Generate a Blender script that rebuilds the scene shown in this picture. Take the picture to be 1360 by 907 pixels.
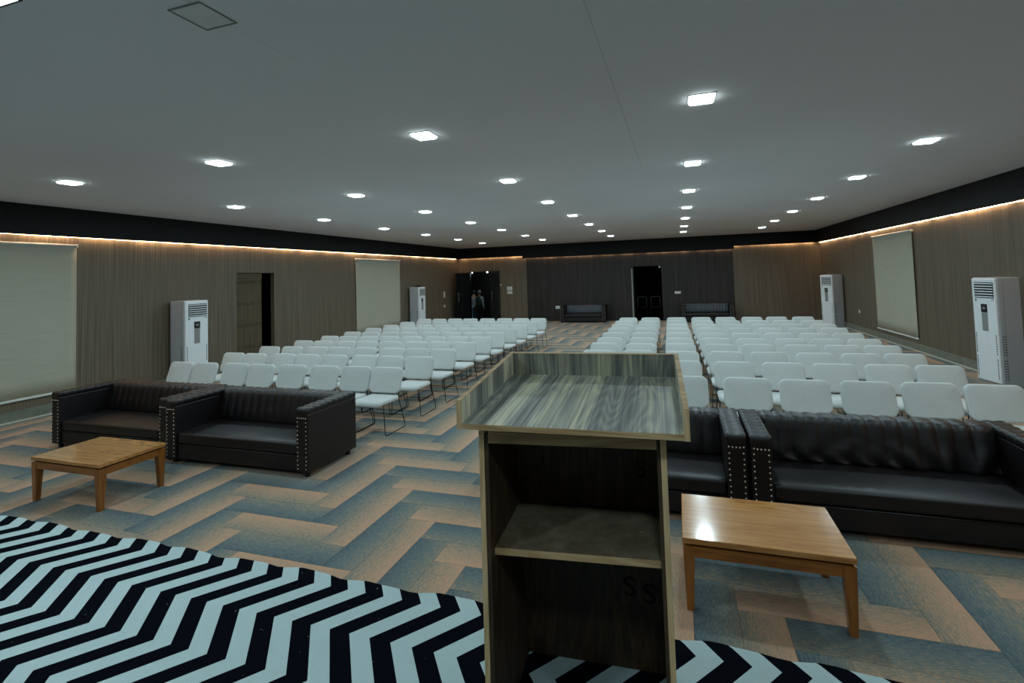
import bpy, bmesh, math, random
from mathutils import Vector, Matrix
random.seed(7)
for o in list(bpy.data.objects): bpy.data.objects.remove(o)
S = bpy.context.scene
COL = S.collection
PI = math.pi

# ------------------------------------------------------------------ camera
cam_d = bpy.data.cameras.new('camera'); cam = bpy.data.objects.new('camera', cam_d); COL.objects.link(cam)
S.camera = cam
FPX, CX, CY = 641.4, 699.4, 339.9
cam_d.sensor_fit = 'HORIZONTAL'; cam_d.sensor_width = 36.0
cam_d.lens = FPX / 1360 * 36
cam_d.shift_x = (680 - CX) / 1360
cam_d.shift_y = (CY - 453.5) / 1360
cam_d.clip_start = 0.02; cam_d.clip_end = 200
yaw, pitch, roll = math.radians(-17.30), math.radians(2.45), math.radians(-1.87)
fw = Vector((math.sin(yaw)*math.cos(pitch), math.cos(yaw)*math.cos(pitch), math.sin(pitch)))
rt = Vector((math.cos(yaw), -math.sin(yaw), 0)); up = rt.cross(fw)
r2 = math.cos(roll)*rt + math.sin(roll)*up; u2 = -math.sin(roll)*rt + math.cos(roll)*up
mw = Matrix((r2, u2, -fw)).transposed().to_4x4(); mw.translation = Vector((0, 0, 2.0))
cam.matrix_world = mw

# ------------------------------------------------------------------ world, exposure, light levels
w = bpy.data.worlds.new('world'); S.world = w; w.use_nodes = True
w.node_tree.nodes['Background'].inputs[0].default_value = (0.0, 0.0, 0.0, 1)
w.node_tree.nodes['Background'].inputs[1].default_value = 0.0
S.view_settings.view_transform = 'Standard'; S.view_settings.look = 'None'
S.view_settings.gamma = 1.0; S.view_settings.use_curve_mapping = False
S.view_settings.exposure = 0.0
LAMP_W = 15.0            # watts of each ceiling panel
LAMP_COL = (0.75, 0.99, 1.08)
PANEL_E = 11.0            # emission of the visible diffusers
LED_E = 15.0              # cove strip
STAGE_W = 18.0

# ------------------------------------------------------------------ materials
def srgb(r, g, b):
    f = lambda c: (c/255/12.92) if c/255 <= 0.04045 else ((c/255+0.055)/1.055)**2.4
    return (f(r), f(g), f(b), 1)
class N:
    def __init__(s, name):
        s.m = bpy.data.materials.new(name); s.m.use_nodes = True
        s.t = s.m.node_tree; s.b = s.t.nodes['Principled BSDF']
    def n(s, typ, **k):
        nd = s.t.nodes.new(typ)
        for a, v in k.items(): setattr(nd, a, v)
        return nd
    def l(s, a, b): s.t.links.new(a, b)
    def set(s, **k):
        mp = dict(rough='Roughness', metal='Metallic', spec='Specular IOR Level', col='Base Color', coat='Coat Weight', coatr='Coat Roughness', sheen='Sheen Weight', trans='Transmission Weight', ior='IOR')
        for a, v in k.items(): s.b.inputs[mp[a]].default_value = v
        return s
    def math(s, op, a, b=None, c=None):
        nd = s.n('ShaderNodeMath', operation=op)
        for i, v in enumerate((a, b, c)):
            if v is None: continue
            if isinstance(v, (int, float)): nd.inputs[i].default_value = v
            else: s.l(v, nd.inputs[i])
        return nd.outputs[0]
    def coord(s, kind='Object', scale=(1, 1, 1), loc=(0, 0, 0), src=None):
        if src is None:
            if kind == 'World': src = s.n('ShaderNodeNewGeometry').outputs['Position']
            else: src = s.n('ShaderNodeTexCoord').outputs[kind]
        mp = s.n('ShaderNodeMapping'); mp.inputs['Scale'].default_value = scale; mp.inputs['Location'].default_value = loc
        s.l(src, mp.inputs[0]); return mp.outputs[0]
    def noise(s, vec, scale=5, detail=3, rough=0.5, dist=0.0):
        nd = s.n('ShaderNodeTexNoise'); nd.inputs['Scale'].default_value = scale; nd.inputs['Detail'].default_value = detail
        nd.inputs['Roughness'].default_value = rough; nd.inputs['Distortion'].default_value = dist
        s.l(vec, nd.inputs['Vector']); return nd.outputs['Fac']
    def ramp(s, fac, stops, interp='LINEAR'):
        nd = s.n('ShaderNodeValToRGB'); cr = nd.color_ramp; cr.interpolation = interp
        while len(cr.elements) < len(stops): cr.elements.new(0.5)
        for e, (p, c) in zip(cr.elements, stops): e.position = p; e.color = c
        s.l(fac, nd.inputs[0]); return nd.outputs['Color']
    def mix(s, fac, a, b, mode='MIX'):
        nd = s.n('ShaderNodeMix', data_type='RGBA', blend_type=mode)
        for v, i in ((fac, 0), (a, 6), (b, 7)):
            if isinstance(v, (int, float)): nd.inputs[i].default_value = v
            elif isinstance(v, tuple): nd.inputs[i].default_value = v
            else: s.l(v, nd.inputs[i])
        return nd.outputs[2]
    def bump(s, h, strength=0.3, dist=0.01):
        nd = s.n('ShaderNodeBump'); nd.inputs['Strength'].default_value = strength; nd.inputs['Distance'].default_value = dist
        s.l(h, nd.inputs['Height']); s.l(nd.outputs[0], s.b.inputs['Normal'])
    def col(s, c): s.l(c, s.b.inputs['Base Color'])

def plain(name, col, rough=0.5, metal=0.0, spec=0.5, var=0.06, scale=9, bump=0.0, bscale=60, coat=0.0):
    a = N(name); a.set(rough=rough, metal=metal, spec=spec, coat=coat)
    f = a.noise(a.coord(), scale, 3)
    lo = tuple(c*(1-var) for c in col[:3])+(1,); hi = tuple(min(1, c*(1+var)) for c in col[:3])+(1,)
    a.col(a.ramp(f, [(0.3, lo), (0.7, hi)]))
    if bump: a.bump(a.noise(a.coord(), bscale, 2), bump, 0.004)
    return a.m

def laminate(name, dark, mid, light, freq=34, bumpy=0.25, rough=0.5):
    a = N(name); a.set(rough=rough, spec=0.35)
    fine = a.noise(a.coord(scale=(freq, freq, 0.5)), 1.0, 4, 0.65)
    wide = a.noise(a.coord(scale=(3.0, 3.0, 0.10)), 1.0, 2)
    c = a.ramp(fine, [(0.32, dark), (0.5, mid), (0.70, light)])
    c = a.mix(a.math('MULTIPLY', wide, 0.55), c, mid)
    a.col(c); a.bump(fine, bumpy, 0.006)
    return a.m

M = {}
M['wall'] = laminate('taupe wall laminate', srgb(76, 68, 58), srgb(106, 96, 82), srgb(134, 124, 106), freq=62)
M['wall_dark'] = laminate('dark slat wall', srgb(30, 27, 25), srgb(46, 42, 39), srgb(66, 60, 55), freq=18, bumpy=0.6)
a = N('ceiling paint'); a.set(rough=0.75, spec=0.25)
f = a.noise(a.coord('World'), 0.35, 3)
seam = a.n('ShaderNodeSeparateXYZ'); a.l(a.n('ShaderNodeNewGeometry').outputs['Position'], seam.inputs[0])
ds = a.math('ABSOLUTE', a.math('ADD', seam.outputs[0], 0.40))
ln = a.math('LESS_THAN', ds, 0.004)
ln = a.math('MULTIPLY', ln, a.math('LESS_THAN', seam.outputs[1], 6.6))
ds2 = a.math('LESS_THAN', a.math('ABSOLUTE', a.math('ADD', seam.outputs[0], 2.245)), 0.0025)
ds2 = a.math('MULTIPLY', ds2, a.math('LESS_THAN', seam.outputs[1], 2.45))
ln = a.math('MULTIPLY', a.math('ADD', ln, ds2), 0.22)
base = a.ramp(f, [(0.3, srgb(232, 232, 238)), (0.7, srgb(240, 240, 246))])
a.col(a.mix(ln, base, srgb(110, 110, 108))); M['ceiling'] = a.m
M['fascia'] = plain('near black fascia', srgb(11, 11, 15), 0.55, spec=0.25, var=0.15)
M['base'] = plain('grey green skirting', srgb(120, 124, 112), 0.3, var=0.2, scale=6)
M['base_edge'] = plain('pale skirting edge', srgb(205, 200, 185), 0.4)
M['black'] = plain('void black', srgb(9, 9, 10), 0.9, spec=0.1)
M['lobby'] = plain('dark lobby wall', srgb(26, 26, 28), 0.5)
M['subfloor'] = plain('subfloor under the carpet planks', srgb(58, 52, 46), 0.9, spec=0.1)
M['stage'] = plain('stage plywood', srgb(90, 72, 52), 0.7)

# carpet plank: UV.x is the blue-to-orange position, UV.y the length
a = N('carpet plank pile'); a.set(rough=0.95, spec=0.08, sheen=0.15)
uv = a.n('ShaderNodeTexCoord').outputs['UV']; sx = a.n('ShaderNodeSeparateXYZ'); a.l(uv, sx.inputs[0])
pos = a.n('ShaderNodeNewGeometry').outputs['Position']
rnd = a.n('ShaderNodeObjectInfo').outputs['Random']
cb = a.n('ShaderNodeCombineXYZ')
a.l(a.math('MULTIPLY', sx.outputs[0], 85), cb.inputs[0]); a.l(a.math('MULTIPLY', sx.outputs[1], 26), cb.inputs[1]); a.l(a.math('MULTIPLY', rnd, 40), cb.inputs[2])
st = a.noise(cb.outputs[0], 1.0, 4, 0.7)
gr = a.noise(pos, 150, 3, 0.7)
lg = a.noise(pos, 1.3, 2)
t = a.math('ADD', a.math('MULTIPLY_ADD', sx.outputs[0], 0.80, 0.16), a.math('MULTIPLY', a.math('SUBTRACT', st, 0.5), 1.5))
t = a.math('ADD', t, a.math('MULTIPLY', a.math('SUBTRACT', lg, 0.5), 0.25))
c = a.ramp(t, [(0.0, srgb(66, 84, 92)), (0.22, srgb(88, 104, 108)), (0.42, srgb(112, 120, 115)), (0.60, srgb(144, 134, 115)), (0.78, srgb(178, 147, 120)), (1.0, srgb(196, 154, 124))])
c = a.mix(0.5, c, a.ramp(gr, [(0.36, (0.45, 0.45, 0.45, 1)), (0.64, (1, 1, 1, 1))]), 'MULTIPLY')
a.col(c); a.bump(gr, 0.5, 0.004); M['carpet'] = a.m

# chevron rug
a = N('chevron rug felt'); a.set(rough=1.0, spec=0.02)
xyz = a.n('ShaderNodeSeparateXYZ'); a.l(a.n('ShaderNodeTexCoord').outputs['Object'], xyz.inputs[0])
d = a.math('DIVIDE', a.math('PINGPONG', a.math('SUBTRACT', xyz.outputs[1], 2.035), 0.2475), 0.2475)
u = a.math('ADD', a.math('SUBTRACT', xyz.outputs[0], 0.103), a.math('MULTIPLY', d, 0.203))
fr = a.math('FRACT', a.math('ADD', a.math('DIVIDE', u, 0.2004), 100.0))
k = a.math('LESS_THAN', fr, 0.5)
fz = a.noise(a.coord(), 150, 3, 0.7); bl = a.noise(a.coord(), 2.2, 3)
wh = a.mix(fz, srgb(158, 178, 178), srgb(188, 204, 204)); wh = a.mix(a.math('MULTIPLY', bl, 0.35), wh, srgb(150, 172, 174))
bk = a.mix(fz, srgb(5, 7, 13), srgb(12, 15, 22))
fl = a.noise(a.coord(scale=(1, 1, 1)), 46, 1, 0.4); fl = a.math('GREATER_THAN', fl, 0.80)
bk = a.mix(a.math('MULTIPLY', fl, 0.5), bk, srgb(120, 125, 125))
a.col(a.mix(k, wh, bk)); a.bump(fz, 0.35, 0.003); M['rug'] = a.m

# chair fabric
a = N('pale boucle chair fabric'); a.set(rough=0.95, spec=0.1, sheen=0.25)
g = a.noise(a.coord(), 170, 2, 0.6); h = a.noise(a.coord(), 5, 2)
rn = a.n('ShaderNodeObjectInfo').outputs['Random']
c = a.mix(g, srgb(186, 191, 188), srgb(228, 230, 227)); c = a.mix(a.math('MULTIPLY', h, 0.3), c, srgb(188, 194, 192))
c = a.mix(a.math('MULTIPLY', rn, 0.22), c, srgb(172, 180, 176))
a.col(c); a.bump(g, 0.5, 0.003); M['fabric'] = a.m
M['rod'] = plain('black chair rod', srgb(16, 16, 17), 0.35, metal=0.6)

# leather
a = N('dark brown leather'); a.set(rough=0.45, spec=0.54)
g = a.noise(a.coord(), 240, 3, 0.6); h = a.noise(a.coord(), 4, 4, 0.6)
a.col(a.ramp(h, [(0.3, srgb(8, 4, 5)), (0.7, srgb(14, 8, 10))]))
rr = a.ramp(h, [(0.3, (0.40,)*3+(1,)), (0.7, (0.48,)*3+(1,))]); a.l(rr, a.b.inputs['Roughness'])
cr = a.noise(a.coord(scale=(1, 1, 2.2)), 9, 3, 0.6, 0.8)
a.bump(a.math('ADD', a.math('MULTIPLY', g, 0.25), cr), 0.10, 0.006); M['leather'] = a.m
M['leather_grey'] = plain('blue grey leather', srgb(40, 46, 54), 0.4, spec=0.6, var=0.1)
M['nail'] = plain('bright nail heads', srgb(235, 225, 205), 0.35, metal=0.5)
M['foot'] = plain('black plastic foot', srgb(14, 14, 14), 0.5)

# timber of the coffee tables
def wood(name, c1, c2, c3, axis, rough=0.35, coat=0.0, ring=2.6, warp=1.2, vec='Object', long=0.9):
    a = N(name); a.set(rough=rough, coat=coat, coatr=0.08)
    sc = [13, 13, 13]; sc[axis] = long
    v = a.coord(vec, scale=tuple(sc))
    n1 = a.noise(v, ring*0.35, 3, 0.6, warp); n2 = a.noise(a.coord(vec, scale=tuple(x*7 for x in sc)), 1.0, 3, 0.7)
    f = a.math('FRACT', a.math('MULTIPLY', n1, 5.0)); f = a.math('PINGPONG', f, 0.5); f = a.math('ADD', a.math('MULTIPLY', f, 1.1), a.math('MULTIPLY', n2, 0.45))
    a.col(a.ramp(f, [(0.1, c1), (0.45, c2), (0.85, c3)])); a.bump(n2, 0.08, 0.002); return a.m
M['oak'] = wood('honey oak top', srgb(156, 104, 54), srgb(180, 126, 70), srgb(196, 144, 86), 0, rough=0.16, coat=0.6)
M['oak_leg'] = wood('amber oak leg', srgb(112, 66, 22), srgb(138, 84, 32), srgb(154, 98, 42), 2, rough=0.3, coat=0.3)
M['oak_rail'] = wood('amber oak rail', srgb(112, 66, 22), srgb(138, 84, 32), srgb(154, 98, 42), 0, rough=0.3, coat=0.3)
M['ply_edge'] = wood('raw plywood edge', srgb(176, 146, 104), srgb(206, 174, 128), srgb(224, 194, 150), 2, rough=0.7)
M['ply_edge_h'] = wood('raw plywood edge across', srgb(150, 118, 82), srgb(186, 152, 108), srgb(206, 176, 132), 0, rough=0.7)
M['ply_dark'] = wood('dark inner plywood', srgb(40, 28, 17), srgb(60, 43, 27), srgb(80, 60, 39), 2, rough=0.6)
# grey walnut laminate (lectern): long stripes, wide tonal boards
def walnut(name, long_axis, cross_axis, rough=0.22, dim=1.0):
    a = N(name); a.set(rough=rough, spec=0.6)
    def v(l_, c_):
        sc = [1, 1, 1]; sc[long_axis] = l_; sc[cross_axis] = c_; return a.coord(scale=tuple(sc))
    n1 = a.noise(v(0.5, 5.0), 1.0, 2, 0.5, 0.12)
    f = a.math('PINGPONG', a.math('MULTIPLY', n1, 24.0), 0.5)
    n2 = a.noise(v(0.9, 95), 1.0, 4, 0.7)
    n3 = a.noise(v(0.05, 11.0), 1.0, 2, 0.6)
    t = a.math('ADD', a.math('MULTIPLY', f, 0.30), a.math('MULTIPLY', n2, 1.00)); t = a.math('ADD', t, a.math('MULTIPLY', a.math('SUBTRACT', n3, 0.5), 1.3))
    D = lambda r, g, b: srgb(r*dim, g*dim, b*dim)
    a.col(a.ramp(t, [(0.22, D(74, 74, 70)), (0.44, D(114, 116, 110)), (0.60, D(150, 150, 136)), (0.84, D(204, 198, 168))])); a.bump(n2, 0.04, 0.001); return a.m
M['walnut_top'] = walnut('grey walnut desk laminate', 1, 0, 0.5)
M['walnut_rim'] = walnut('grey walnut rim laminate', 2, 0, 0.4, 0.90)
M['walnut_side'] = walnut('lit grey walnut side laminate', 2, 1, 0.4, 1.12)  # same walnut brightened: light on the side rims is put into the colour
a = N('dusty shelf board'); a.set(rough=0.75)
f1 = a.noise(a.coord(), 14, 5, 0.75); f2 = a.noise(a.coord(), 55, 2, 0.7)
c = a.ramp(f1, [(0.3, srgb(84, 72, 54)), (0.55, srgb(108, 96, 76)), (0.75, srgb(132, 122, 102))])
a.col(a.mix(a.math('MULTIPLY', a.math('GREATER_THAN', f2, 0.70), 0.4), c, srgb(190, 185, 170))); M['shelf'] = a.m
M['ink'] = plain('black stencil ink', srgb(14, 11, 9), 0.9)

M['acw'] = plain('white appliance steel', srgb(172, 182, 192), 0.35, var=0.02)
M['acw2'] = plain('white appliance plastic', srgb(234, 238, 240), 0.3, var=0.02)
M['acgrey'] = plain('grey control panel', srgb(140, 142, 140), 0.4)
M['acdark'] = plain('black slot', srgb(12, 12, 14), 0.4)
M['sticker'] = plain('green sticker', srgb(70, 110, 40), 0.5)
a = N('blind cloth'); a.set(rough=0.9, spec=0.1)
f = a.noise(a.coord(scale=(2, 2, 90)), 1, 3); f2 = a.noise(a.coord(), 1.1, 2)
c = a.ramp(f, [(0.3, srgb(176, 174, 158)), (0.7, srgb(188, 186, 170))]); c = a.mix(a.math('MULTIPLY', f2, 0.3), c, srgb(172, 170, 152))
a.col(c); a.bump(a.noise(a.coord(), 2.5, 2, 0.5, 0.6), 0.25, 0.03); M['blind'] = a.m
M['rail'] = plain('white blind rail', srgb(220, 224, 220), 0.35)
M['white'] = plain('white plastic', srgb(225, 225, 220), 0.35)
M['paper'] = plain('white paper', srgb(220, 222, 218), 0.8)
a = N('weathered brown door'); a.set(rough=0.7)
f1 = a.noise(a.coord(scale=(1, 14, 1)), 1, 3); f2 = a.noise(a.coord(scale=(1, 3, 7)), 1.6, 5, 0.7)
c = a.ramp(f1, [(0.3, srgb(70, 60, 42)), (0.7, srgb(96, 82, 58))])
zz = a.n('ShaderNodeSeparateXYZ'); a.l(a.n('ShaderNodeTexCoord').outputs['Object'], zz.inputs[0])
band = a.math('LESS_THAN', a.math('ABSOLUTE', a.math('SUBTRACT', a.math('FRACT', a.math('MULTIPLY', a.math('ADD', zz.outputs[2], 0.26), 1.92)), 0.5)), 0.075)
band = a.math('MULTIPLY', band, a.math('GREATER_THAN', f2, 0.44))
a.col(a.mix(a.math('MULTIPLY', band, 0.5), c, srgb(46, 36, 22))); M['door_old'] = a.m
a = N('dark tinted glass'); a.set(rough=0.03, col=(0.015, 0.017, 0.02, 1), spec=0.6); a.set(trans=0.35, ior=1.45); M['glass'] = a.m
M['steel'] = plain('steel handle', srgb(190, 190, 190), 0.25, metal=1.0)
M['doorframe'] = plain('black metal frame', srgb(12, 12, 13), 0.3)
M['pale_edge'] = plain('pale door edge', srgb(150, 150, 140), 0.5)
M['frame_white'] = plain('white lamp frame', srgb(190, 194, 192), 0.5)

def emis(name, col, e, vary=0.0):
    a = N(name); a.set(col=(0.8, 0.8, 0.8, 1), rough=0.5)
    a.b.inputs['Emission Color'].default_value = col+(1,)
    a.b.inputs['Emission Strength'].default_value = e
    if vary:
        f = a.noise(a.coord(scale=(2.3, 2.3, 0.1)), 1.0, 3, 0.7)
        m = a.n('ShaderNodeMapRange'); m.inputs['From Min'].default_value = 0.38; m.inputs['From Max'].default_value = 0.68
        m.inputs['To Min'].default_value = e*(1-vary); m.inputs['To Max'].default_value = e*(1+vary*1.2)
        a.l(f, m.inputs['Value']); a.l(m.outputs[0], a.b.inputs['Emission Strength'])
    return a.m
M['panel_on'] = emis('lit ceiling panel', (0.86, 1.0, 1.0), PANEL_E)
M['panel_off'] = plain('unlit ceiling panel', srgb(222, 224, 226), 0.6)
M['led'] = emis('warm cove led strip', (1.0, 0.62, 0.33), LED_E, 0.75)
M['lobby_lamp'] = emis('lobby lamp', (0.9, 0.97, 1.0), 14.0)
M['skin'] = plain('skin', srgb(150, 112, 88), 0.6)
M['vest'] = plain('dark green vest', srgb(34, 58, 50), 0.8)
M['shirt'] = plain('pale grey shirt', srgb(170, 176, 178), 0.8)
M['trousers'] = plain('black trousers', srgb(16, 16, 20), 0.8)
M['jeans'] = plain('light blue jeans', srgb(120, 152, 178), 0.8)
M['hair_grey'] = plain('grey hair', srgb(120, 120, 120), 0.8)
M['hair_black'] = plain('black hair', srgb(14, 12, 12), 0.6)

# ------------------------------------------------------------------ mesh helpers
def build(name, bm, mat, parent=None, smooth=False, loc=None, rot=None):
    me = bpy.data.meshes.new(name); bm.normal_update(); bm.to_mesh(me); bm.free()
    mats = mat if isinstance(mat, (list, tuple)) else [mat]
    for m_ in mats: me.materials.append(M[m_] if isinstance(m_, str) else m_)
    if smooth:
        for p in me.polygons: p.use_smooth = True
    o = bpy.data.objects.new(name, me); COL.objects.link(o)
    if parent: o.parent = parent
    if loc: o.location = loc
    if rot: o.rotation_euler = rot
    return o
def box(bm, x0, y0, z0, x1, y1, z1, bev=0.0, seg=2, mi=0, mat=None):
    r = bmesh.ops.create_cube(bm, size=1.0); vs = r['verts']
    for v in vs:
        v.co = Vector(((x0+x1)/2+v.co.x*(x1-x0), (y0+y1)/2+v.co.y*(y1-y0), (z0+z1)/2+v.co.z*(z1-z0)))
    fs = list({f for v in vs for f in v.link_faces})
    for f in fs: f.material_index = mi
    if bev:
        es = list({e for v in vs for e in v.link_edges})
        rr = bmesh.ops.bevel(bm, geom=es, offset=bev, segments=seg, affect='EDGES', profile=0.5)
        vs = rr['verts'] if False else list({v for f in rr['faces'] for v in f.verts} | {v for v in vs if v.is_valid})
    if mat is not None:
        for v in vs: v.co = mat @ v.co
    return vs
def BX(*a, **k):
    bm = bmesh.new(); box(bm, *a, **k); return bm
def prism(bm, pts, mat):
    """pts: list of (bottom ring, top ring)"""
    a = [bm.verts.new(p) for p in pts[0]]; b = [bm.verts.new(p) for p in pts[1]]; n = len(a)
    bm.faces.new(a[::-1]); bm.faces.new(b)
    for i in range(n): bm.faces.new((a[i], a[(i+1) % n], b[(i+1) % n], b[i]))
def tube(bm, pts, r, seg=6, cap=True):
    pts = [Vector(p) for p in pts]; rings = []
    t0 = (pts[1]-pts[0]).normalized()
    nrm = t0.orthogonal().normalized()
    for i, p in enumerate(pts):
        if i == 0: t = (pts[1]-pts[0])
        elif i == len(pts)-1: t = (pts[-1]-pts[-2])
        else: t = (pts[i+1]-p).normalized()+(p-pts[i-1]).normalized()
        t.normalize(); nrm = (nrm-t*nrm.dot(t)).normalized(); bn = t.cross(nrm)
        rings.append([bm.verts.new(p+r*(math.cos(2*PI*k/seg)*nrm+math.sin(2*PI*k/seg)*bn)) for k in range(seg)])
    for a, b in zip(rings, rings[1:]):
        for k in range(seg): bm.faces.new((a[k], a[(k+1) % seg], b[(k+1) % seg], b[k]))
    if cap: bm.faces.new(rings[0][::-1]); bm.faces.new(rings[-1])
def fillet(pts, r, n=4):
    out = [Vector(pts[0])]
    for a, b, c in zip(pts, pts[1:], pts[2:]):
        a, b, c = Vector(a), Vector(b), Vector(c); d1 = (a-b).normalized(); d2 = (c-b).normalized()
        p, q = b+d1*r, b+d2*r
        for i in range(n+1):
            t = i/n; out.append((1-t)**2*p+2*t*(1-t)*b+t*t*q)
    out.append(Vector(pts[-1])); return out
def cyl(bm, p, q, r, seg=12, r2=None):
    p, q = Vector(p), Vector(q); t = (q-p).normalized(); n = t.orthogonal().normalized(); b = t.cross(n)
    r2 = r if r2 is None else r2
    A = [bm.verts.new(p+r*(math.cos(2*PI*k/seg)*n+math.sin(2*PI*k/seg)*b)) for k in range(seg)]
    B = [bm.verts.new(q+r2*(math.cos(2*PI*k/seg)*n+math.sin(2*PI*k/seg)*b)) for k in range(seg)]
    bm.faces.new(A[::-1]); bm.faces.new(B)
    for k in range(seg): bm.faces.new((A[k], A[(k+1) % seg], B[(k+1) % seg], B[k]))
def cushion(w_, d_, t_, R, n=5, cseg=4, dome=0.0, edge=None):
    """flat pad in xy, centred, rounded plan corners R and rounded edge; returns bm"""
    bm = bmesh.new(); e = edge or t_/2
    def ring(inset, z):
        rr = max(R-inset, 0.002); hw, hd = w_/2-inset-rr, d_/2-inset-rr; out = []
        for cx, cy, a0 in ((hw, hd, 0), (-hw, hd, 90), (-hw, -hd, 180), (hw, -hd, 270)):
            for i in range(cseg+1):
                an = math.radians(a0+90*i/cseg); out.append(bm.verts.new((cx+rr*math.cos(an), cy+rr*math.sin(an), z)))
        return out
    prof = []
    for i in range(n+1):
        an = PI/2*i/n; prof.append((e*(1-math.cos(an)), t_/2*math.sin(an)))
    prof.append((min(w_, d_)*0.22, t_/2+dome*0.7)); prof.append((min(w_, d_)*0.42, t_/2+dome))
    top = [ring(i_, z_) for i_, z_ in prof]; bot = [ring(i_, -z_) for i_, z_ in prof[1:]]
    L = bot[::-1]+top; m = len(L[0])
    for a_, b_ in zip(L, L[1:]):
        for k_ in range(m): bm.faces.new((a_[k_], a_[(k_+1) % m], b_[(k_+1) % m], b_[k_]))
    bm.faces.new(L[-1]); bm.faces.new(L[0][::-1])
    return bm
def xf(bm, mat):
    for v in bm.verts: v.co = mat @ v.co
    return bm
def thing(name, label, cat, loc=(0, 0, 0), rz=0.0, group=None):
    o = bpy.data.objects.new(name, None); COL.objects.link(o); o.location = loc; o.rotation_euler = (0, 0, rz)
    o.empty_display_size = 0.1
    o['label'] = label; o['category'] = cat
    if group: o['group'] = group
    return o
def tag(o, label, cat, group=None):
    o['label'] = label; o['category'] = cat
    if group: o['group'] = group
    return o
def struct(name, bm, mat, parent=None, **k):
    o = build(name, bm, mat, parent, **k)
    if parent is None: o['kind'] = 'structure'
    return o
KIDS = {}
def dup(root, loc, rz, label, group=None):
    r = root.copy(); COL.objects.link(r); r.location = loc; r.rotation_euler = (0, 0, rz); r['label'] = label
    if group: r['group'] = group
    for ch in root.children:
        c = ch.copy(); COL.objects.link(c); c.parent = r
        for g_ in ch.children:
            d_ = g_.copy(); COL.objects.link(d_); d_.parent = c
    return r

# ------------------------------------------------------------------ room shell
XL, XR, YF, YB, ZC = -9.95, 5.20, 20.90, -3.6, 3.41
T = 0.12
bm = bmesh.new(); box(bm, XL-T, YB-T, -0.20, XR+T, YF+0.0, -0.006)
floor = struct('floor', bm, 'subfloor')
# ceiling
struct('ceiling', BX(XL-T, YB-T, ZC, XR+T, YF+T, ZC+0.1), 'ceiling')
# walls (openings left in them)
D1 = (8.85, 9.97, 2.31)      # side door y0,y1,top in the left wall
bm = bmesh.new()
box(bm, XL-T, YB-T, 0, XL, D1[0], ZC); box(bm, XL-T, D1[1], 0, XL, YF+T, ZC); box(bm, XL-T, D1[0], D1[2], XL, D1[1], ZC)
struct('wall_left', bm, 'wall')
struct('wall_right', BX(XR, YB-T, 0, XR+T, YF+T, ZC), 'wall')
G = (-9.36, -7.84, 2.31)     # glass entrance in the far wall
DD = (-1.83, -0.65, 2.28)    # dark doorway
bm = bmesh.new()
box(bm, XL, YF, 0, G[0], YF+T, ZC); box(bm, G[0], YF, G[2], G[1], YF+T, ZC); box(bm, G[1], YF, 0, -6.53, YF+T, ZC)
box(bm, 2.12, YF, 0, XR, YF+T, ZC)
struct('wall_far', bm, 'wall')
bm = bmesh.new()
box(bm, -6.53, YF-0.03, 0, DD[0], YF+T, ZC); box(bm, DD[1], YF-0.03, 0, 2.12, YF+T, ZC); box(bm, DD[0], YF-0.03, DD[2], DD[1], YF+T, ZC)
struct('wall_far_centre', bm, 'wall_dark')
struct('wall_back', BX(XL, YB-T, 0, XR, YB, ZC), 'wall')
# rooms behind the openings
def room(name, x0, y0, z0, x1, y1, z1, mat, open_side):
    t_ = 0.06
    parts = dict(y0=(x0-t_, y0-t_, z0, x1+t_, y0, z1), y1=(x0-t_, y1, z0, x1+t_, y1+t_, z1), x1=(x1, y0, z0, x1+t_, y1, z1), x0=(x0-t_, y0, z0, x0, y1, z1))
    for side_, nm in (('x0', 'left'), ('x1', 'right'), ('y0', 'near'), ('y1', 'far')):
        if side_ != open_side: struct('%s_%s' % (name, nm), BX(*parts[side_]), mat)
    struct(name.replace('wall', 'floor'), BX(x0-t_, y0, z0-t_, x1+t_, y1, z0), mat)
    struct(name.replace('wall', 'ceiling'), BX(x0-t_, y0, z1, x1+t_, y1, z1+t_), mat)
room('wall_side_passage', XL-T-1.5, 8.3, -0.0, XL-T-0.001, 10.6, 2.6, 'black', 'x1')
room('wall_lobby', -12.2, YF+T+0.001, -0.30, -6.9, 24.6, 2.75, 'lobby', 'y0')
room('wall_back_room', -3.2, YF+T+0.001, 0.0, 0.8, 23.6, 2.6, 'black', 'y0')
# side door leaf, set back in its opening
dr = struct('door_1', BX(XL-0.105, D1[0], 0.005, XL-0.06, D1[0]+0.775, D1[2]-0.003), 'door_old')
build('top_rail', BX(XL-0.06, D1[0]+0.001, D1[2]-0.13, XL-0.045, D1[0]+0.774, D1[2]-0.004), 'door_old', dr)
# dark doorway with its leaf swung into the back room
lf = struct('door_2', BX(DD[0]+0.002, YF-0.06, 0.01, DD[0]+0.045, YF+0.80, DD[2]-0.02), 'doorframe')
build('leaf_edge', BX(DD[0]-0.055, YF-0.075, 0.01, DD[0]+0.0, YF-0.031, DD[2]-0.08), 'pale_edge', lf)
build('door_closer', BX(DD[1]-0.10, YF-0.06, DD[2]-0.09, DD[1]-0.03, YF-0.031, DD[2]-0.02), 'steel', lf)
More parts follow.
